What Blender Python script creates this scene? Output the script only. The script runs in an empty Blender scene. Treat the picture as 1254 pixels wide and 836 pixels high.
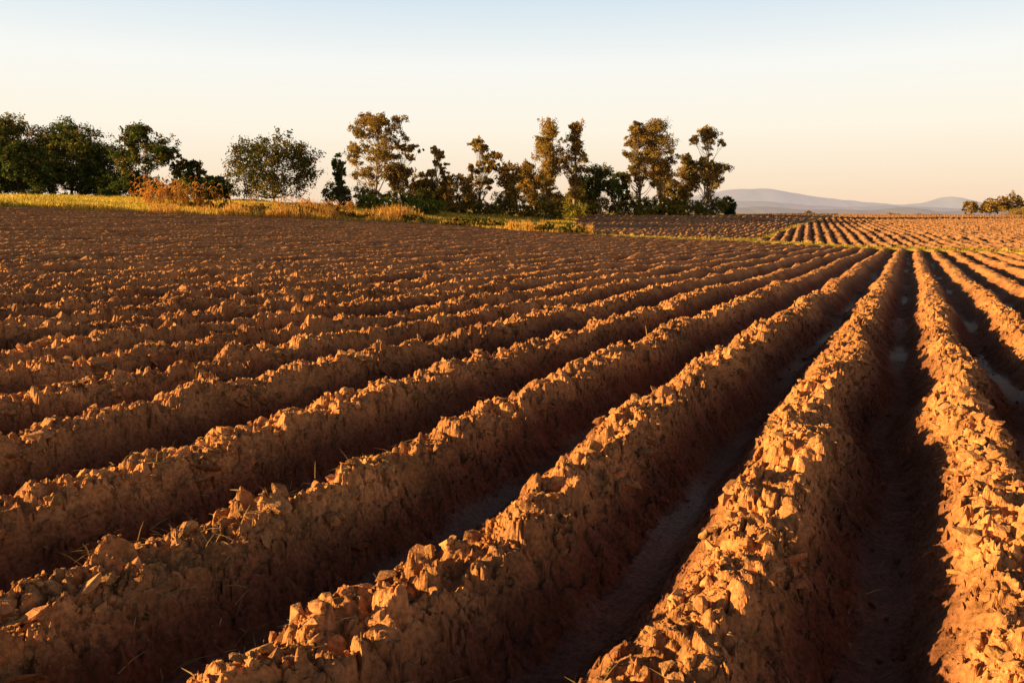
import bpy, bmesh, math, random
import numpy as np
from mathutils import Vector, Matrix
rng=np.random.default_rng(7); random.seed(7)
scene=bpy.context.scene
A=math.radians(26.4); CA,SA=math.cos(A),math.sin(A)
CAMH=1.42
# ---------------------------------------------------------------- helpers
def site(u,v): return u*CA-v*SA, u*SA+v*CA          # site axes -> world
def uv_of(X,Y): return X*CA+Y*SA, -X*SA+Y*CA
def sstep(a,b,x):
    t=np.clip((x-a)/(b-a),0,1); return t*t*(3-2*t)
def h2(ix,iy,seed):
    h=(ix.astype(np.int64)*374761393+iy.astype(np.int64)*668265263+seed*1274126177)&0xffffffff
    h=((h^(h>>13))*1274126177)&0xffffffff
    h=((h^(h>>16))*2246822519)&0xffffffff
    h=h^(h>>15)
    return ((h&0xffffff)/float(0x1000000))
def vnoise(x,y,seed=0):
    ix=np.floor(x);iy=np.floor(y);fx=x-ix;fy=y-iy
    fx=fx*fx*(3-2*fx);fy=fy*fy*(3-2*fy)
    a=h2(ix,iy,seed);b=h2(ix+1,iy,seed);c=h2(ix,iy+1,seed);d=h2(ix+1,iy+1,seed)
    return ((a+(b-a)*fx)*(1-fy)+(c+(d-c)*fx)*fy)*2-1
def fbm(x,y,o=3,seed=0):
    s=0;a=1;t=0
    for i in range(o):
        s=s+a*vnoise(x*(2.03**i)+i*17.3,y*(2.03**i)-i*9.1,seed+i*31);t+=a;a*=.5
    return s/t
def facets(x,y,seed=0,tilt=1.0):
    """angular clods: each cell is a tilted plane"""
    ix=np.floor(x);iy=np.floor(y)
    best=np.full(x.shape,1e9);hh=np.zeros(x.shape)
    sec=np.full(x.shape,1e9)
    for dx in (-1,0,1):
        for dy in (-1,0,1):
            cx=ix+dx;cy=iy+dy
            px=cx+h2(cx,cy,seed);py=cy+h2(cx,cy,seed+1)
            d=(x-px)**2+(y-py)**2
            k=h2(cx,cy,seed+2)*2-1
            tx=(h2(cx,cy,seed+3)*2-1)*tilt;ty=(h2(cx,cy,seed+4)*2-1)*tilt
            pl=k+tx*(x-px)+ty*(y-py)
            m=d<best
            sec=np.where(m,best,np.minimum(sec,d))
            hh=np.where(m,pl,hh);best=np.where(m,d,best)
    edge=np.sqrt(sec)-np.sqrt(best)
    return hh*np.clip(edge*5,0.0,1)-(1-np.clip(edge*5,0,1))*.35
# ---------------------------------------------------------------- terrain
bx=[-160,-61,-47,-30,-15,7,40,200]; by=[-250,37,75,75,77,65,58,40]
def d_out(X,Y):
    yt=np.interp(X,bx,by)+1.2*vnoise(X/6.,Y/6.,5)
    d=Y-yt
    return np.where(X<-47,d/3.0,d)
TB=np.array([-1.2,-.64,-.335,-.09,.075,.28,.45,.64,1.2])
TV=np.array([60,105,150,220,300,600,6000.])
TZ=np.array([[2.6,2.2,1.6,.8,-.6,-1.0,-1.15,-1.2,-1.2],
[4.0,3.8,2.8,1.4,-.5,-.6,-.5,-.5,-.5],
[4.9,4.6,3.6,2.0,1.2,1.1,.3,.3,.3],
[5,5,4.5,3,2,1.6,1.15,1.1,1.1],
[5,5,4,3,1,-1,-3,-3,-3],
[0,0,0,-2,-6,-8,-8,-8,-8],
[-20]*9])
def table(b,v):
    b=np.clip(b,TB[0],TB[-1]-1e-6);v=np.clip(v,TV[0],TV[-1]-1e-3)
    i=np.clip(np.searchsorted(TB,b,side='right')-1,0,len(TB)-2)
    j=np.clip(np.searchsorted(TV,v,side='right')-1,0,len(TV)-2)
    fb=(b-TB[i])/(TB[i+1]-TB[i]);fv=(v-TV[j])/(TV[j+1]-TV[j])
    return (TZ[j,i]*(1-fb)+TZ[j,i+1]*fb)*(1-fv)+(TZ[j+1,i]*(1-fb)+TZ[j+1,i+1]*fb)*fv
def base_z(X,Y,do=None):
    if do is None: do=d_out(X,Y)
    Xc=np.clip(X,-75,60);Yc=np.clip(Y,-30,120)
    zf=-.018*Yc+np.where(Xc<0,-.013*Xc+.0005*Xc*Xc,-.006*Xc)
    u,v=uv_of(X,Y)
    b=u/np.maximum(v,20.)
    w=sstep(0,25,do)*sstep(20,50,np.hypot(X,Y))
    return zf*(1-w)+table(b,v)*w
P=1.10;X0=.50;HR=.37
def rowpos(X,Y):
    lf=sstep(-2.5,-7,X)
    wob=.07*vnoise(X/1.3,Y/1.9,11)+.03*vnoise(X/.8,Y/.55,12)+.07*vnoise(X/4,Y/7.,13)+.16*lf*vnoise(X/2.6,Y/2.4,14)
    xs=X-X0-wob
    kk=np.round(xs/P)
    return xs-kk*P,kk
def farmask(X,Y,do,u,v):
    b=u/np.maximum(v,10)
    lim=150+70*sstep(.27,.36,b)
    m=(do>3.0)&(b>.078+.006*vnoise(Y/3,X/3,3))&(v<lim)&(v>20)
    line=28+(v-88)*.47
    m2=m&(u>line)
    gap=np.abs(u-line)<.6
    return m&~gap,m2&~gap
def ground(X,Y,color=False):
    do=d_out(X,Y);u,v=uv_of(X,Y);r=np.hypot(X,Y)
    z0=base_z(X,Y,do)
    inf=1-sstep(-.8,.4,do)
    off,kk=rowpos(X,Y);d=np.abs(off)
    rough=sstep(-3,-9,X)
    rh=HR*(1+(.25+.20*rough)*vnoise(X/1.5,Y/2.1,21))
    fr=sstep(10,32,r)
    top=.08+.06*vnoise(X/1.2,Y/.8,23)
    q=np.clip((d-top)/(.50-top),0,1)
    prof=1-(.45*q+.55*q*q*(3-2*q))
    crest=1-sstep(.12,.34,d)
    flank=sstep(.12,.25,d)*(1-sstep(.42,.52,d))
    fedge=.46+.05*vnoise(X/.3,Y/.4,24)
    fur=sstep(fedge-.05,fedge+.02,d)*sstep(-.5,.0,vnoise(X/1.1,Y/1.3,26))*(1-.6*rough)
    z=(prof-1)*rh*(1-.20*rough)
    wx=X+.04*vnoise(X/.1,Y/.1,41)+.015*vnoise(X/.03,Y/.03,43);wy=Y+.04*vnoise(X/.1+50,Y/.1,42)
    z=z+(.25+.75*crest)*(1-.65*fr)*(.085*fbm(X/.42,Y/.38,3,51)+.03*vnoise(X/.14,Y/.14,55))*(1-.7*fur)
    z=z+(.05+.05*fr)*fbm(X/1.0,Y/2.6,2,60)*(1-fur)
    patch=sstep(-.35,.45,vnoise(X/.5,Y/.6,70))
    huge=facets(wx/.28+9,wy/.32,66,1.3)
    big=facets(wx/.12,wy/.14,71,1.2)
    sm=facets(wx/.055,wy/.06,81,1.2)
    near=1-sstep(14,28,r)
    z=z+huge*(.042*crest+.014*flank+.010*rough)*(1-fur)*(1-.5*patch)*(1-.65*fr)
    z=z+big*(.040*crest+.020*flank+.008*rough+.004)*(1-fur*.9)*(.35+.65*patch)*(1-.7*fr)
    z=z+sm*near*(.018*crest+.014*flank+.004)*(1-fur*.75)
    z=z+.015*fbm(X/.035,Y/.035,3,91)*(1-.75*fur)*near
    z=z+.022*np.sin((Y+off*.9+.25*vnoise(X/.5,Y/.5,95))*2*np.pi/.12)*sstep(.28,.38,d)*(1-sstep(.44,.5,d))*sstep(-.1,.5,vnoise(X/1.,Y/1.7,96))*near
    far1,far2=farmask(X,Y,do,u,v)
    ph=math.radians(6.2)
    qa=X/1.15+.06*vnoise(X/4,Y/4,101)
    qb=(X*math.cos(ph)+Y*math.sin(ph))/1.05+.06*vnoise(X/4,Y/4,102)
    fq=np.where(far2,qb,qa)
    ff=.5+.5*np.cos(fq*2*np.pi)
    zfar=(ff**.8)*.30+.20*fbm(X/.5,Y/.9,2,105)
    gz=.10*fbm(X/3,Y/3,3,110)
    zo=np.where(far1,zfar-.1,gz)
    zz=z0+z*inf+zo*(1-inf)
    if not color: return zz
    n1=fbm(X/.9,Y/.9,3,120)[...,None];n2=fbm(X/.12,Y/.12,3,121)[...,None]
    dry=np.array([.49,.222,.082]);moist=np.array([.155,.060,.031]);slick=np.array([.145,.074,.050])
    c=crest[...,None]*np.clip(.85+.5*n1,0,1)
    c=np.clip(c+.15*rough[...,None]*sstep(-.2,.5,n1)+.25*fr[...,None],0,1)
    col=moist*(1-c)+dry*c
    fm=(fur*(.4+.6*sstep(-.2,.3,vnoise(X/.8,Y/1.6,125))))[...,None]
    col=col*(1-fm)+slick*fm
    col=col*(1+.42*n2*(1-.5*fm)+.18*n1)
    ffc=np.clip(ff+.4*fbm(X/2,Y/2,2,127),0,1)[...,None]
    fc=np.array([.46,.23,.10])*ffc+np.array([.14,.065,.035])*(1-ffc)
    gn=sstep(-.5,.5,fbm(X/5,Y/5,3,130))[...,None]
    gc=np.array([.58,.42,.09])*gn+np.array([.38,.31,.06])*(1-gn)
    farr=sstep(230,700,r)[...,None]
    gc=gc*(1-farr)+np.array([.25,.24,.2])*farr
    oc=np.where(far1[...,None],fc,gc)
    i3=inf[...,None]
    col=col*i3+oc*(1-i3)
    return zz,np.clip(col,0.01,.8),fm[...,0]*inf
# ---------------------------------------------------------------- mesh builder
def build(name,verts,faces_list,cols=None,mats=(),matidx=None,smooth=False,extra=None):
    """faces_list: list of (n,k) int arrays"""
    me=bpy.data.meshes.new(name)
    verts=np.asarray(verts,dtype=np.float32)
    me.vertices.add(len(verts));me.vertices.foreach_set("co",verts.ravel())
    loops=np.concatenate([f.ravel() for f in faces_list]).astype(np.int32)
    tot=np.concatenate([np.full(len(f),f.shape[1]) for f in faces_list])
    st=np.concatenate([[0],np.cumsum(tot)[:-1]]).astype(np.int32)
    me.loops.add(len(loops));me.loops.foreach_set("vertex_index",loops)
    me.polygons.add(len(st));me.polygons.foreach_set("loop_start",st)
    if matidx is not None: me.polygons.foreach_set("material_index",np.asarray(matidx,dtype=np.int32))
    me.update(calc_edges=True)
    if cols is not None:
        at=me.color_attributes.new("Col",'FLOAT_COLOR','POINT')
        c4=np.ones((len(verts),4),dtype=np.float32);c4[:,:3]=cols
        at.data.foreach_set("color",c4.ravel())
    if extra is not None:
        at=me.attributes.new("wet",'FLOAT','POINT');at.data.foreach_set("value",np.asarray(extra,dtype=np.float32).ravel())
    if smooth: me.shade_smooth()
    else: me.shade_flat()
    for m in mats: me.materials.append(m)
    ob=bpy.data.objects.new(name,me);scene.collection.objects.link(ob)
    return ob
# ---------------------------------------------------------------- materials
def newmat(name):
    m=bpy.data.materials.new(name);m.use_nodes=True
    nt=m.node_tree;nt.nodes.clear();return m,nt,nt.nodes,nt.links
def soil_mat():
    m,nt,N,L=newmat("ploughed_soil")
    o=N.new("ShaderNodeOutputMaterial");p=N.new("ShaderNodeBsdfPrincipled")
    a=N.new("ShaderNodeAttribute");a.attribute_name="Col"
    w=N.new("ShaderNodeAttribute");w.attribute_name="wet"
    tc=N.new("ShaderNodeTexCoord")
    n=N.new("ShaderNodeTexNoise");n.inputs["Scale"].default_value=45;n.inputs["Detail"].default_value=5
    L.new(tc.outputs["Object"],n.inputs["Vector"])
    mr=N.new("ShaderNodeMapRange");mr.inputs["To Min"].default_value=.5;mr.inputs["To Max"].default_value=1.45
    mr.inputs["From Min"].default_value=.25;mr.inputs["From Max"].default_value=.75
    L.new(n.outputs["Fac"],mr.inputs["Value"])
    mx=N.new("ShaderNodeVectorMath");mx.operation='SCALE'
    L.new(a.outputs["Color"],mx.inputs[0]);L.new(mr.outputs[0],mx.inputs["Scale"])
    L.new(mx.outputs[0],p.inputs["Base Color"])
    r=N.new("ShaderNodeMapRange");r.inputs["To Min"].default_value=.95;r.inputs["To Max"].default_value=.6
    L.new(w.outputs["Fac"],r.inputs["Value"]);L.new(r.outputs[0],p.inputs["Roughness"])
    p.inputs["Specular IOR Level"].default_value=.15
    b=N.new("ShaderNodeBump");b.inputs["Strength"].default_value=.8;b.inputs["Distance"].default_value=.010
    n2=N.new("ShaderNodeTexNoise");n2.inputs["Scale"].default_value=90;n2.inputs["Detail"].default_value=5
    L.new(tc.outputs["Object"],n2.inputs["Vector"])
    L.new(n2.outputs["Fac"],b.inputs["Height"]);L.new(b.outputs[0],p.inputs["Normal"])
    L.new(p.outputs[0],o.inputs[0]);return m
def leaf_mat(name,tr=.3):
    m,nt,N,L=newmat(name)
    o=N.new("ShaderNodeOutputMaterial");a=N.new("ShaderNodeAttribute");a.attribute_name="Col"
    d=N.new("ShaderNodeBsdfDiffuse");t=N.new("ShaderNodeBsdfTranslucent");mx=N.new("ShaderNodeMixShader")
    mx.inputs[0].default_value=tr
    L.new(a.outputs["Color"],d.inputs[0]);L.new(a.outputs["Color"],t.inputs[0])
    L.new(d.outputs[0],mx.inputs[1]);L.new(t.outputs[0],mx.inputs[2]);L.new(mx.outputs[0],o.inputs[0]);return m
def bark_mat():
    m,nt,N,L=newmat("bark")
    o=N.new("ShaderNodeOutputMaterial");p=N.new("ShaderNodeBsdfPrincipled");a=N.new("ShaderNodeAttribute");a.attribute_name="Col"
    n=N.new("ShaderNodeTexNoise");n.inputs["Scale"].default_value=3;n.inputs["Detail"].default_value=4
    mr=N.new("ShaderNodeMapRange");mr.inputs["To Min"].default_value=.6;mr.inputs["To Max"].default_value=1.3
    L.new(n.outputs["Fac"],mr.inputs["Value"])
    mx=N.new("ShaderNodeVectorMath");mx.operation='SCALE'
    L.new(a.outputs["Color"],mx.inputs[0]);L.new(mr.outputs[0],mx.inputs["Scale"])
    L.new(mx.outputs[0],p.inputs["Base Color"]);p.inputs["Roughness"].default_value=.9
    L.new(p.outputs[0],o.inputs[0]);return m
SOIL=soil_mat();LEAF=leaf_mat("foliage",.42);GRASS=leaf_mat("grass_blades",.45);STRAW=leaf_mat("straw",.15);BARK=bark_mat()
# ---------------------------------------------------------------- ground sheet
def make_ground():
    head=math.pi/2+A
    fine=np.linspace(-math.radians(42),math.radians(42),960)
    rest=np.linspace(math.radians(42),math.radians(318),180)[1:-1]
    ang=head-np.concatenate([fine,rest])
    r=[.5]
    while r[-1]<1.4: r.append(r[-1]*1.01)
    while r[-1]<45: r.append(r[-1]*1.0045)
    while r[-1]<90: r.append(r[-1]+.2)
    while r[-1]<240: r.append(r[-1]+.45)
    while r[-1]<7000: r.append(r[-1]*1.09)
    r=np.array(r);na=len(ang);nr=len(r)
    Rr,An=np.meshgrid(r,ang,indexing='ij')
    X=(Rr*np.cos(An)).ravel();Y=(Rr*np.sin(An)).ravel()
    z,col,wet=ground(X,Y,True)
    V=np.stack([X,Y,z],1)
    i=np.arange(nr-1)[:,None]*na;j=np.arange(na)[None,:];j2=(j+1)%na
    F=np.stack([i+j,i+j2,i+na+j2,i+na+j],-1).reshape(-1,4)
    v0=V[F[0]];nz=np.cross(v0[1]-v0[0],v0[2]-v0[0])[2]
    if nz<0: F=F[:,::-1]
    z0=float(ground(np.array([0.]),np.array([0.]))[0])
    V=np.vstack([V,[0,0,z0]]);ci=len(V)-1
    T=np.stack([np.arange(na),np.full(na,ci),(np.arange(na)+1)%na],1)
    col=np.vstack([col,[.2,.1,.05]]);wet=np.append(wet,0)
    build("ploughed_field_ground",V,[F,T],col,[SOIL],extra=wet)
make_ground()
# ---------------------------------------------------------------- clods
def hulls(n):
    out=[]
    for k in range(n):
        bm=bmesh.new()
        for i in range(random.randint(9,16)):
            p=Vector([random.uniform(-1,1) for _ in range(3)])
            p=p.normalized()*random.uniform(.75,1.05)
            p.x*=random.uniform(1.0,1.3)
            p.z*=(.32 if k%4==0 else .8)
            bm.verts.new(p)
        bmesh.ops.convex_hull(bm,input=bm.verts)
        loose=[v for v in bm.verts if not v.link_faces]
        if loose:bmesh.ops.delete(bm,geom=loose,context='VERTS')
        bmesh.ops.triangulate(bm,faces=bm.faces)
        bm.verts.index_update()
        out.append((np.array([v.co[:] for v in bm.verts]),np.array([[v.index for v in f.verts] for f in bm.faces])))
        bm.free()
    return out
def rotmats(n,tilt):
    a=rng.uniform(0,2*np.pi,n);t=rng.normal(0,tilt,n);t2=rng.normal(0,tilt,n)
    ca,sa=np.cos(a),np.sin(a);Z=np.zeros(n);O=np.ones(n)
    Rz=np.stack([ca,-sa,Z,sa,ca,Z,Z,Z,O],1).reshape(n,3,3)
    Rx=np.stack([O,Z,Z,Z,np.cos(t),-np.sin(t),Z,np.sin(t),np.cos(t)],1).reshape(n,3,3)
    Ry=np.stack([np.cos(t2),Z,np.sin(t2),Z,O,Z,-np.sin(t2),Z,np.cos(t2)],1).reshape(n,3,3)
    return Rx@Ry@Rz
def scatter_clods():
    H=hulls(44)
    X=[];Y=[];S=[];K=[]
    tiers=[(1.,4,52000,.0025,.014,1.4,0),(1.5,7,8500,.016,.062,2.2,0),(1.8,10,1900,.04,.095,1.6,1),(4,9,36000,.005,.022,1.6,0),(6,16,13000,.02,.075,2.1,0),(9,20,15000,.014,.04,1.8,0),(16,34,8000,.025,.07,2,0)]
    for (r0,r1,n,s0,s1,pw,fl) in tiers:
        r=np.sqrt(rng.uniform(r0*r0,r1*r1,n));a=math.pi/2+A+rng.uniform(-.78,.78,n)
        x=r*np.cos(a);y=r*np.sin(a)
        off,kk=rowpos(x,y);d=np.abs(off)
        dens=.16+.84*(1-sstep(.12,.38,d));dens*=.08+.92*sstep(-.2,.4,vnoise(x/.4,y/.5,201))
        dens*=np.where(d>.43,.5,1)
        keep=rng.uniform(0,1,n)<dens
        x=x[keep];y=y[keep];d=d[keep]
        s=s0*(s1/s0)**(rng.uniform(0,1,len(x))**pw)
        s*=np.where(d>.25,.7,1)
        X.append(x);Y.append(y);S.append(s);K.append(np.full(len(x),fl))
    X=np.concatenate(X);Y=np.concatenate(Y);S=np.concatenate(S);K=np.concatenate(K)
    m=d_out(X,Y)<-.5;X,Y,S,K=X[m],Y[m],S[m],K[m]
    Z=ground(X,Y);n=len(X)
    off,_=rowpos(X,Y)
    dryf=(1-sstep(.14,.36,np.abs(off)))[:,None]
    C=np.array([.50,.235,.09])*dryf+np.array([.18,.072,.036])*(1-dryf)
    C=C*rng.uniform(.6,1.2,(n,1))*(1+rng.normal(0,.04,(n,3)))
    R=rotmats(n,.42)
    idx=rng.integers(0,len(H),n);idx=np.where(K==1,(idx//4)*4,idx)
    Vs=[];Fs=[];Cs=[];o=0
    for k,(hv,hf) in enumerate(H):
        q=np.where(idx==k)[0]
        if len(q)==0:continue
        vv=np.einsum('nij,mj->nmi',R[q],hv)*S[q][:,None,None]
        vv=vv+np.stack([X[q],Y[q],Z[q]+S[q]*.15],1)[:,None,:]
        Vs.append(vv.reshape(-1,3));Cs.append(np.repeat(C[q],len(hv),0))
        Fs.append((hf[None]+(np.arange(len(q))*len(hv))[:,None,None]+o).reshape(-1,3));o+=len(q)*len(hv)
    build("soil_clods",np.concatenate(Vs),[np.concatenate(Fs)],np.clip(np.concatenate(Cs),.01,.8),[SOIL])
scatter_clods()
# ---------------------------------------------------------------- straw lying on soil
def scatter_straw():
    n=42000
    r=1.5*(30/1.5)**rng.uniform(0,1,n);a=math.pi/2+A+rng.uniform(-.75,.75,n)
    x=r*np.cos(a);y=r*np.sin(a)
    cl=sstep(.05,.5,fbm(x/1.1,y/1.1,2,301))*(.08+.92*sstep(-.5,-5,x))
    k=rng.uniform(0,1,n)<cl*.9;x,y,r=x[k],y[k],r[k];n=len(x)
    z=ground(x,y)+.008
    L=rng.uniform(.03,.13,n)*(1+r/40);w=.0010+.00045*r*rng.uniform(.6,1.2,n)*.8
    th=rng.uniform(0,2*np.pi,n);el=np.abs(rng.normal(0,.22,n))
    st=rng.uniform(0,1,n)<.02;el=np.where(st,rng.uniform(.6,1.4,n),el)
    D=np.stack([np.cos(th)*np.cos(el),np.sin(th)*np.cos(el),np.sin(el)],1)*L[:,None]
    S=np.stack([-np.sin(th),np.cos(th),rng.normal(0,.4,n)],1)*w[:,None]
    Pp=np.stack([x,y,z],1)
    mid=Pp+D*.5+np.stack([0*x,0*x,L*.06],1)
    V=np.stack([Pp-S,Pp+S,mid+S,mid-S,Pp+D+S*.3,Pp+D-S*.3],1).reshape(-1,3)
    b=np.arange(n)[:,None]*6
    F=np.concatenate([b+np.array([[0,1,2,3]]),b+np.array([[3,2,4,5]])])
    C=np.array([.38,.25,.10])*rng.uniform(.5,1.2,(n,1))
    build("dry_straw_litter",V,[F],np.repeat(C,6,0),[STRAW])
scatter_straw()
# ---------------------------------------------------------------- grass
def blades(name,x,y,h,w,cols,mat,lean=.25,droop=.3):
    n=len(x);z=ground(x,y)-.03
    th=rng.uniform(0,2*np.pi,n);la=rng.uniform(0,2*np.pi,n);ll=np.abs(rng.normal(0,lean,n))*h
    Pp=np.stack([x,y,z],1);S=np.stack([np.cos(th),np.sin(th),0*th],1)*w[:,None]
    m=Pp+np.stack([np.cos(la)*ll*.4,np.sin(la)*ll*.4,h*.6],1)
    t=Pp+np.stack([np.cos(la)*ll*1.2,np.sin(la)*ll*1.2,h*(1-droop*rng.uniform(0,1,n))],1)
    V=np.stack([Pp-S,Pp+S,m+S*.8,m-S*.8,t],1).reshape(-1,3)
    b=np.arange(n)[:,None]*5
    return build(name,V,[b+np.array([[0,1,2,3]]),b+np.array([[3,2,4]])],np.repeat(cols,5,0),[mat])
def make_grass():
    n=320000
    v=rng.uniform(52,135,n);b=rng.uniform(-.78,.75,n);u=b*v
    x,y=site(u,v);do=d_out(x,y);far,_=farmask(x,y,do,u,v)
    pr=np.where(b<.1,1,.35)
    k=(do>-.3)&(~far)&(rng.uniform(0,1,n)<pr)&(do<45)
    x,y,do,u,v=x[k],y[k],do[k],u[k],v[k];n=len(x)
    patch=fbm(x/4,y/4,2,401)
    h=.22+.25*rng.uniform(0,1,n)+.30*sstep(0,.6,patch)
    b=u/v
    tuft=sstep(-.1,.5,fbm(x/2.2,y/2.2,2,402))
    vg=(do<8)&(b<.10)
    h=np.where(vg,h*(1.0+1.9*tuft*sstep(-.47,-.38,b)),h)
    h=np.where(b>.11,h*.5,h)
    g=sstep(-.7,.0,fbm(x/6,y/6,2,405))[:,None]
    C=np.array([.74,.52,.10])*g+np.array([.48,.42,.07])*(1-g)
    dr=(vg&(b>-.45))[:,None]*(.35+.65*tuft[:,None])
    C=C*(1-dr)+np.array([.68,.38,.10])*dr
    C=np.where((b>.1)[:,None],C*.6,C)
    C=C*rng.uniform(.6,1.2,(n,1))
    blades("meadow_grass",x,y,h,rng.uniform(.02,.05,n),np.clip(C,0,.8),GRASS)
make_grass()
# ---------------------------------------------------------------- plants & trees
def tube(path,rad,k=6):
    path=np.asarray(path,float);n=len(path);V=[];F=[]
    for i in range(n):
        d=path[min(i+1,n-1)]-path[max(i-1,0)];d/=np.linalg.norm(d)+1e-9
        a=np.cross(d,[.3,.9,.1]);a/=np.linalg.norm(a);b=np.cross(d,a)
        for j in range(k):
            t=2*np.pi*j/k;V.append(path[i]+rad[i]*(a*np.cos(t)+b*np.sin(t)))
    for i in range(n-1):
        for j in range(k):
            F.append([i*k+j,i*k+(j+1)%k,(i+1)*k+(j+1)%k,(i+1)*k+j])
    return np.array(V),np.array(F)
def leafquads(P,s,r):
    n=len(P);a=r.normal(0,1,(n,3));a/=np.linalg.norm(a,axis=1)[:,None]
    b=np.cross(a,r.normal(0,1,(n,3)));b/=np.linalg.norm(b,axis=1)[:,None]+1e-9
    a=a*s[:,None];b=b*s[:,None]*.55
    V=np.stack([P-a,P-b*.9+a*.1,P+a,P+b*.9+a*.1],1).reshape(-1,3)
    return V,np.arange(n*4).reshape(n,4)
GOLD=(.42,.24,.05)
def make_tree(name,u,v,H,W,style,seed,col=(.075,.085,.025),gold=.25,nl=7000,trunk=(.16,.10,.06),ls=.17,bare=.35):
    r=np.random.default_rng(seed)
    x,y=site(u,v);gz=float(ground(np.array([x]),np.array([y]))[0])-.1
    Vs=[];Fs=[];Cs=[];Mi=[];o=0
    def add(V,F,C,mi):
        nonlocal o
        Vs.append(V);Fs.append(F+o);Cs.append(C);Mi.append(np.full(len(F),mi));o+=len(V)
    R=W/2;lean=r.normal(0,.035,2)*H
    tr=.0125*H+.05
    ts=np.linspace(0,1,9);wob=np.cumsum(r.normal(0,.012*H,(9,2)),0)*ts[:,None]
    topf={'round':.72,'dome':.7,'euc':.96,'column':.97,'airy':.8,'bush':.5}[style]
    path=np.stack([lean[0]*ts+wob[:,0],lean[1]*ts+wob[:,1],ts*H*topf],1)
    rad=tr*(1-ts*.88);rad[0]*=1.4
    if style!='bush':
        V,F=tube(path,rad,8);add(V,F,np.tile(trunk,(len(V),1)),1)
    def tp(f):return np.array([np.interp(f,ts,path[:,i]) for i in range(3)])
    C=[]
    if style in('round','dome'):
        n=60 if style=='round' else 95
        cz,hz=(.50,.42) if style=='round' else (.46,.46)
        for i in range(n):
            th=r.uniform(0,2*np.pi);ph=np.arccos(r.uniform(-.75 if style=='dome' else -.5,1));q=r.uniform(.5,1)**.6*.95
            C.append(([R*q*np.sin(ph)*np.cos(th),R*q*np.sin(ph)*np.sin(th),H*(cz+hz*q*np.cos(ph))],r.uniform(.06,.13)*W))
    elif style=='airy':
        for i in range(46):
            th=r.uniform(0,2*np.pi);q=r.uniform(.3,1);zz=r.uniform(.38,.96)
            env=math.sqrt(max(.05,1-((zz-.62)/.38)**2))
            C.append(([R*q*env*np.cos(th),R*q*env*np.sin(th),H*zz],r.uniform(.06,.12)*W))
    elif style=='euc':
        nlm=r.integers(9,13)
        for i in range(nlm):
            th=r.uniform(0,2*np.pi);zt=r.uniform(.45,.97);q=R*r.uniform(.3,1)*(1.15-.5*max(0,zt-.6)/.4)
            for j in range(r.integers(4,8)):
                C.append(([q*np.cos(th)+r.normal(0,.12*W),q*np.sin(th)+r.normal(0,.12*W),H*(zt-abs(r.normal(0,.08)))],r.uniform(.05,.10)*W))
        for j in range(10):
            th=r.uniform(0,2*np.pi)
            C.append(([R*.6*np.cos(th),R*.6*np.sin(th),H*r.uniform(bare,.65)],r.uniform(.05,.09)*W))
        for j in range(5): C.append(([r.normal(0,.08*W),r.normal(0,.08*W),H*r.uniform(.88,.97)],.08*W))
    elif style=='column':
        for i in range(64):
            zz=r.uniform(bare,.98);th=r.uniform(0,2*np.pi);env=(.65+.35*math.sin((zz*11+seed)%6.28))*(1-.35*max(0,zz-.75)/.25)
            q=R*r.uniform(.1,1.0)*env
            C.append(([q*np.cos(th),q*np.sin(th),H*zz],r.uniform(.08,.16)*W))
    else:
        for i in range(30):
            th=r.uniform(0,2*np.pi);q=R*math.sqrt(r.uniform(0,1))*.85
            zz=r.uniform(.08,.88)*(1-.45*(q/R)**2)
            C.append(([q*np.cos(th),q*np.sin(th),H*zz],r.uniform(.09,.17)*min(W,H*1.3)))
    wsum=sum(c[1]**2 for c in C)
    base=np.array(col);goldc=np.array(GOLD)
    for (c,cr) in C:
        c=np.array(c)
        f=np.clip(c[2]/(H*topf)-r.uniform(.12,.35),.15,.95)
        if style!='bush':
            s=tp(f);c[:2]+=s[:2]*.8
            mid=(s+c)/2+np.array([0,0,-.04*H])+r.normal(0,.02*H,3)
            rr=tr*(1-f*.85)*.4
            tt=np.linspace(0,1,5)[:,None]
            pth=(1-tt)**2*s+2*tt*(1-tt)*mid+tt**2*c
            V,F=tube(pth,np.linspace(rr,rr*.2,5),5);add(V,F,np.tile(np.array(trunk)*.8,(len(V),1)),1)
            for _ in range(3):
                e=c+r.normal(0,cr*.7,3);V,F=tube([pth[3],(pth[3]+e)/2+r.normal(0,.05,3),e],[rr*.3,rr*.2,rr*.08],4)
                add(V,F,np.tile(np.array(trunk)*.7,(len(V),1)),1)
        m=max(20,int(nl*cr**2/wsum))
        ns=max(4,m//22);sc=c+r.normal(0,1,(ns,3))*np.array([cr,cr,cr*.62])*.62
        pick=r.integers(0,ns,m);P=sc[pick]+r.normal(0,1,(m,3))*cr*.24
        s=r.uniform(.6,1.3,m)*ls
        V,F=leafquads(P,s,r)
        g=(r.uniform(0,1,m)<gold*r.uniform(.2,1.8))[:,None]
        cl=np.where(g,goldc,base)*r.uniform(.55,1.35,(m,1))*r.uniform(.65,1.3)
        add(V,F,np.repeat(cl,4,0),0)
    V=np.concatenate(Vs)+np.array([x,y,gz])
    return build(name,V,[np.concatenate(Fs)],np.clip(np.concatenate(Cs),.008,.6),[LEAF,BARK],np.concatenate(Mi))
G1=(.085,.12,.033);G2=(.15,.17,.04);G3=(.24,.18,.05);EU=(.32,.25,.085);pale=(.32,.24,.16)
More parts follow.
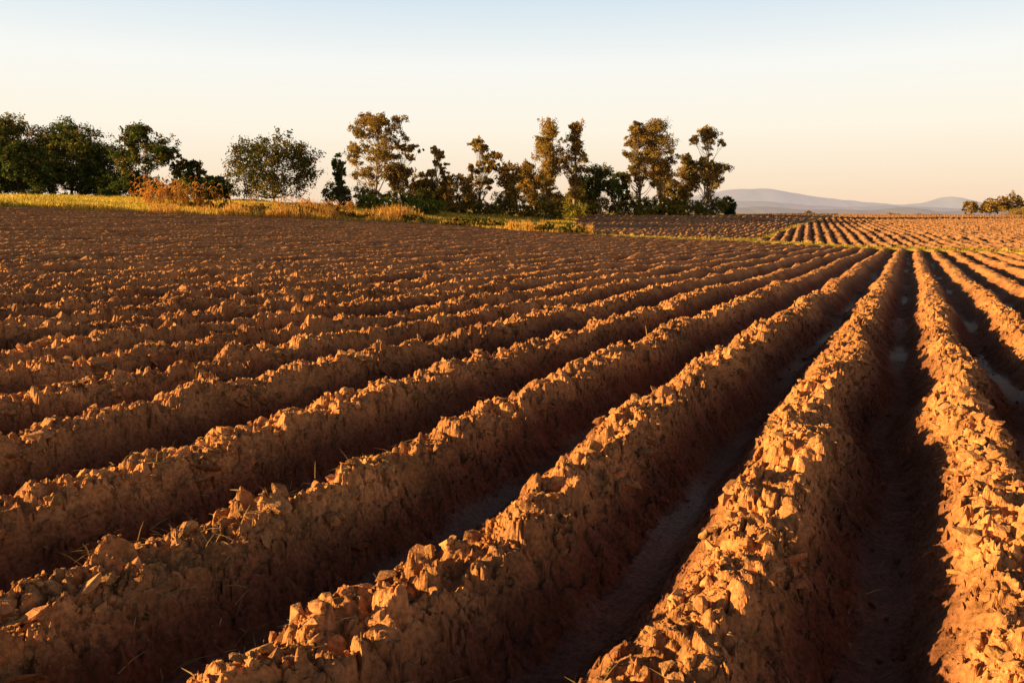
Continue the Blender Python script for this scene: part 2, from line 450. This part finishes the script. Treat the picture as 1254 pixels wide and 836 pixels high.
T=[("broadleaf_tree",-74,106,10.6,11,'dome',G2,.15),("broadleaf_tree",-67.5,105,10.9,11,'dome',G2,.35),
("broadleaf_tree",-61,112,11.4,10,'dome',G1,.1),("broadleaf_tree",-57,105,9.6,9.5,'dome',G2,.1),
("broadleaf_tree",-53.0,108,7.6,8.5,'dome',G1,.1),("broadleaf_tree",-70,101,8.5,9,'dome',G1,.1),("broadleaf_tree",-64,106,11,9.5,'dome',G2,.3),
("broadleaf_tree",-61.5,101,8,7.5,'dome',G1,.1),
("broadleaf_tree",-45.3,100,8.9,7.6,'airy',G1,.2),("broadleaf_tree",-41.0,102,5.4,4.5,'airy',G1,.15),
("broadleaf_tree",-37.4,101,3.7,5,'dome',G1,.1),
("wide_crowned_tree",-29.4,100,9.3,11,'dome',(.085,.095,.028),.18),
("cypress_tree",-22.3,105,7.2,2.4,'column',G1,.05),
("eucalyptus_tree",-19.6,115,13.4,9,'euc',EU,.35),("eucalyptus_tree",-15.9,118,10,5,'euc',EU,.35),
("eucalyptus_tree",-10.9,120,9.8,4,'euc',EU,.35),("broadleaf_tree",-8,118,6.8,5.5,'dome',G3,.45),
("eucalyptus_tree",-5,125,11.8,5.2,'euc',EU,.3),("eucalyptus_tree",-.3,125,8.3,4.8,'column',G3,.45),
("eucalyptus_tree",2.8,131,8.8,5.5,'column',G3,.4),
("eucalyptus_tree",6.4,140,16.6,7,'column',EU,.45),("eucalyptus_tree",10.9,142,16.4,5,'column',EU,.45),
("broadleaf_tree",15.8,145,8.6,8.5,'airy',G1,.1),("broadleaf_tree",19.8,150,8,4.5,'airy',G1,.1),
("eucalyptus_tree",23.8,150,17.5,6.5,'euc',EU,.4),("eucalyptus_tree",28.3,152,17.2,8.5,'column',EU,.4),
("eucalyptus_tree",37.2,155,16.6,8,'euc',EU,.3),("eucalyptus_tree",34.2,157,11.5,5.5,'column',EU,.3),
("round_shrub",41.2,155,4,3.2,'bush',G1,.05),
("broadleaf_tree",-13.5,122,6.0,5,'dome',G3,.3),("broadleaf_tree",5.5,134,7.0,6,'dome',G3,.35),
("broadleaf_tree",12.6,146,6.8,6,'dome',G2,.2),("broadleaf_tree",31.5,158,8,6,'dome',G3,.3)]
for i,(nm,u,v,H,W,st,c,g) in enumerate(T):
    make_tree(nm,u,v,H,W,st,100+i,c,g,nl=int(3500+110*H*W),trunk=pale if 'euc' in nm else (.16,.11,.07),ls=.12+.0004*v,bare=.22 if W<=5 else .33)
def thicket(name,items,seed,col,gold):
    obs=[]
    for i,(u,v,H,W) in enumerate(items):
        obs.append(make_tree("part",u,v,H,W,'bush',seed+i,col,gold,nl=int(700+100*W*H),ls=.14+(.2 if v>300 else 0)))
    bpy.ops.object.select_all(action='DESELECT')
    for ob in obs: ob.select_set(True)
    bpy.context.view_layer.objects.active=obs[0];bpy.ops.object.join()
    obs[0].name=name;obs[0].data.name=name
r2=np.random.default_rng(5)
thicket("dark_undergrowth",[(-74+i*2.3,100+r2.uniform(-3,4),r2.uniform(3.6,5.6),r2.uniform(4.5,6.5)) for i in range(13)],500,G1,.05)
thicket("hedge",[(-46+i*2.2,101+r2.uniform(-2,3),r2.uniform(2,3.4),r2.uniform(3,4.5)) for i in range(5)],520,(.11,.15,.03),.2)
thicket("undergrowth",[(-24+i*1.9,112+i*1.0+r2.uniform(-2,3),r2.uniform(2.4,4.8),r2.uniform(3.4,5.4)) for i in range(17)],540,G2,.25)
thicket("green_shrubs",[(-19+i*2.3,106+r2.uniform(-2,3),r2.uniform(1.8,3.4),r2.uniform(3,4.5)) for i in range(5)],560,(.16,.24,.035),.15)
thicket("undergrowth",[(7+i*2.1,150+r2.uniform(-3,4),r2.uniform(2.8,5.2),r2.uniform(3.8,5.8)) for i in range(16)],580,G2,.25)
thicket("green_shrubs",[(9,141,3,4.2),(12,140,2.4,3.6)]+[(24+i*2.2,147+r2.uniform(-2,2),r2.uniform(2,3.6),r2.uniform(3,4.5)) for i in range(4)],600,(.28,.30,.04),.3)
thicket("roadside_shrubs",[(-6,88,1.2,4),(-3.4,88,1.4,4),(-1,87,1.0,3.2),(3,84,1.1,4),(6,82,1.0,3.5),(-11,88,1.0,3)],620,(.12,.14,.03),.15)
thicket("golden_shrubs",[(-31,80,1.2,3),(-28.5,81,1.1,3.5),(-26,82,.9,3),(-22,83,1.3,3.6),(-19,84,1.4,3.5),(-16,85,1.0,3)],640,(.40,.26,.05),.5)
thicket("distant_tree_line",[(u,v,r2.uniform(3,8),r2.uniform(10,18)) for u,v in [(120+i*11,430+r2.uniform(-20,20)) for i in range(15)]],700,(.30,.25,.2),.1)
for i,(u,v,H,W,st) in enumerate([(139,232,6.5,7,'round'),(146,236,7.5,7,'round'),(151,232,9.5,7,'round'),(134,236,4.5,5,'airy'),(142,240,5.5,6,'round')]):
    make_tree("orchard_tree",u,v,H,W,st,800+i,(.18,.14,.05),.45,nl=2600,ls=.26)
def maize(name,pts,H,seed,col=(.66,.33,.08)):
    r=np.random.default_rng(seed);Vs=[];Fs=[];Cs=[];o=0
    for (u,v) in pts:
        x,y=site(u,v);z=float(ground(np.array([x]),np.array([y]))[0]);h=H*r.uniform(.45,1.1)
        l=r.normal(0,.12,2)*h
        p=np.array([[x,y,z-.05],[x+l[0]*.4,y+l[1]*.4,z+h*.5],[x+l[0],y+l[1],z+h]])
        V,F=tube(p,[.03,.022,.01],5);Vs.append(V);Fs.append(F+o);o+=len(V);Cs.append(np.tile(np.array(col)*.8,(len(V),1)))
        for k in range(9):
            f=r.uniform(.15,1);q=p[0]+(p[2]-p[0])*f;th=r.uniform(0,6.28);L=r.uniform(.5,.9);w=.05
            d=np.array([np.cos(th),np.sin(th),0]);s=np.array([-np.sin(th),np.cos(th),.3])*w
            a=q+d*L*.45+[0,0,L*.35];e=q+d*L*.95+[0,0,-L*.1]
            V=np.array([q-s*.5,q+s*.5,a+s,a-s,e+s*.2,e-s*.2]);F=np.array([[0,1,2,3],[3,2,4,5]])
            Vs.append(V);Fs.append(F+o);o+=6;Cs.append(np.tile(np.array(col)*r.uniform(.6,1.3),(6,1)))
    build(name,np.concatenate(Vs),[np.concatenate(Fs)],np.clip(np.concatenate(Cs),0,.8),[GRASS])
maize("dry_maize_plants",[(-34.5+r2.normal(0,.9),78+r2.normal(0,1.2)) for i in range(26)]+[(-31.5+r2.normal(0,1.8),79+r2.normal(0,1.2)) for i in range(34)],2.7,1)
maize("dry_maize_plants",[(-21+r2.normal(0,2.6),86+r2.normal(0,1.5)) for i in range(60)],1.6,2)
maize("maize_crop",[(r2.uniform(138,170),r2.uniform(216,228)) for i in range(900)],2.1,3,(.45,.30,.07))
# ---------------------------------------------------------------- hills (distance haze imitated by emission added to the hill material)
def hills(name,v0,depth,prof,haze,seed,base=-25):
    us=np.linspace(prof[0][0],prof[-1][0],300);hs=np.interp(us,[p[0] for p in prof],[p[1] for p in prof])
    k=np.ones(7)/7;hs=np.convolve(np.pad(hs,3,mode='edge'),k,mode='valid')
    hs=hs+ (fbm(us/260.,us*0,4,seed)*5+fbm(us/45.,us*0+3,3,seed+1)*3)*np.clip((hs-base)/40,0,1)
    ks=np.linspace(-1,1,31)
    U,K=np.meshgrid(us,ks,indexing='xy')
    Hh=base+(hs[None,:]-base)*np.cos(K*np.pi/2)**1.3+fbm(U/180,K*6,4,seed+5)*3*(1-np.abs(K))
    Hh[np.abs(K)==1]=base-20
    X,Y=site(U.ravel(),(v0+K*depth).ravel())
    V=np.stack([X,Y,Hh.ravel()],1);n=len(us)
    i=np.arange(30)[:,None]*n;j=np.arange(n-1)[None,:]
    F=np.stack([i+j,i+j+1,i+n+j+1,i+n+j],-1).reshape(-1,4)
    m,nt,N,L=newmat(name+"_haze_emission");o=N.new("ShaderNodeOutputMaterial");d=N.new("ShaderNodeBsdfDiffuse")
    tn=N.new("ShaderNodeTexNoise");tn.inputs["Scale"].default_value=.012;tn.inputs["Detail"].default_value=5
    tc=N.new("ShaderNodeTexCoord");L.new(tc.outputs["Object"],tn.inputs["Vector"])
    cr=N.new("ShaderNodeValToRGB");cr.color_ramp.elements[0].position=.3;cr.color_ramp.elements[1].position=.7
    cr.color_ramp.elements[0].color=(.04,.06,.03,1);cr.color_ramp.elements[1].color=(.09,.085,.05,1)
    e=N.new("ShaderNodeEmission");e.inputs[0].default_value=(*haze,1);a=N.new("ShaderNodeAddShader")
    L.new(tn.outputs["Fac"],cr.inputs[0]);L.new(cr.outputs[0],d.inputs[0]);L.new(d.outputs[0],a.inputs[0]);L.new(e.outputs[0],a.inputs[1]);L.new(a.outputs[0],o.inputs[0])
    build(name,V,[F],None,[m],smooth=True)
def pr(pts,v): return [((x-627)/975*v,1.4+(262-y)/975*v) for x,y in pts]
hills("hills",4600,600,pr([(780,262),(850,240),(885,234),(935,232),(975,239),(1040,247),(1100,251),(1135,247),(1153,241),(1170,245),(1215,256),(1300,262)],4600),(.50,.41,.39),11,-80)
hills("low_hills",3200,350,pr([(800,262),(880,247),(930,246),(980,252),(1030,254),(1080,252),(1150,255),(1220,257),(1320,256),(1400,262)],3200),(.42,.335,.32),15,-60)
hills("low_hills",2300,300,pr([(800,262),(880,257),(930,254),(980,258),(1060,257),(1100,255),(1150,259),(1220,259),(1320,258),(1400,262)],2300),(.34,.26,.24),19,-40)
# ---------------------------------------------------------------- light, sky, camera
el=math.radians(11);saz=Vector((-.80,-.60)).normalized()
sd=Vector((saz.x*math.cos(el),saz.y*math.cos(el),math.sin(el)))
ld=bpy.data.lights.new("sun",'SUN');ld.energy=12.5;ld.angle=math.radians(.5);ld.color=(1,.64,.25)
lo=bpy.data.objects.new("sun",ld);lo.rotation_euler=sd.to_track_quat('Z','Y').to_euler();lo.location=(-20,-15,12);scene.collection.objects.link(lo)
w=bpy.data.worlds.new("World");scene.world=w;w.use_nodes=True;nt=w.node_tree;N=nt.nodes;L=nt.links;N.clear()
out=N.new("ShaderNodeOutputWorld");bg=N.new("ShaderNodeBackground");L.new(bg.outputs[0],out.inputs[0])
sky=N.new("ShaderNodeTexSky");sky.sky_type='NISHITA';sky.sun_disc=False;sky.sun_elevation=el;sky.sun_rotation=math.atan2(saz.x,saz.y)%(2*math.pi);sky.dust_density=2.5
tc=N.new("ShaderNodeTexCoord");sp=N.new("ShaderNodeSeparateXYZ");L.new(tc.outputs["Generated"],sp.inputs[0])
cr=N.new("ShaderNodeValToRGB");E=cr.color_ramp.elements
stops=[(0,(.93,.67,.46)),(.04,(.96,.77,.57)),(.10,(.98,.90,.75)),(.17,(.93,.93,.88)),(.25,(.65,.77,.86)),(.34,(.11,.125,.17)),(1,(.025,.035,.065))]
E[0].position=0;E[0].color=(*stops[0][1],1);E[1].position=1;E[1].color=(*stops[-1][1],1)
for p_,c_ in stops[1:-1]:
    e=E.new(p_);e.color=(*c_,1)
L.new(sp.outputs["Z"],cr.inputs[0])
sc=N.new("ShaderNodeVectorMath");sc.operation='SCALE';sc.inputs["Scale"].default_value=.008
L.new(sky.outputs[0],sc.inputs[0])
ad=N.new("ShaderNodeVectorMath");ad.operation='ADD';L.new(cr.outputs[0],ad.inputs[0]);L.new(sc.outputs[0],ad.inputs[1])
L.new(ad.outputs[0],bg.inputs[0]);bg.inputs[1].default_value=1.0
cd=bpy.data.cameras.new("camera");cd.lens=28;cd.sensor_width=36;cd.clip_start=.05;cd.clip_end=20000
co=bpy.data.objects.new("camera",cd);scene.collection.objects.link(co);scene.camera=co
co.location=(0,0,CAMH);co.rotation_euler=(math.radians(90-9.1),0,A)
scene.view_settings.view_transform='Standard';scene.view_settings.look='None';scene.view_settings.exposure=0
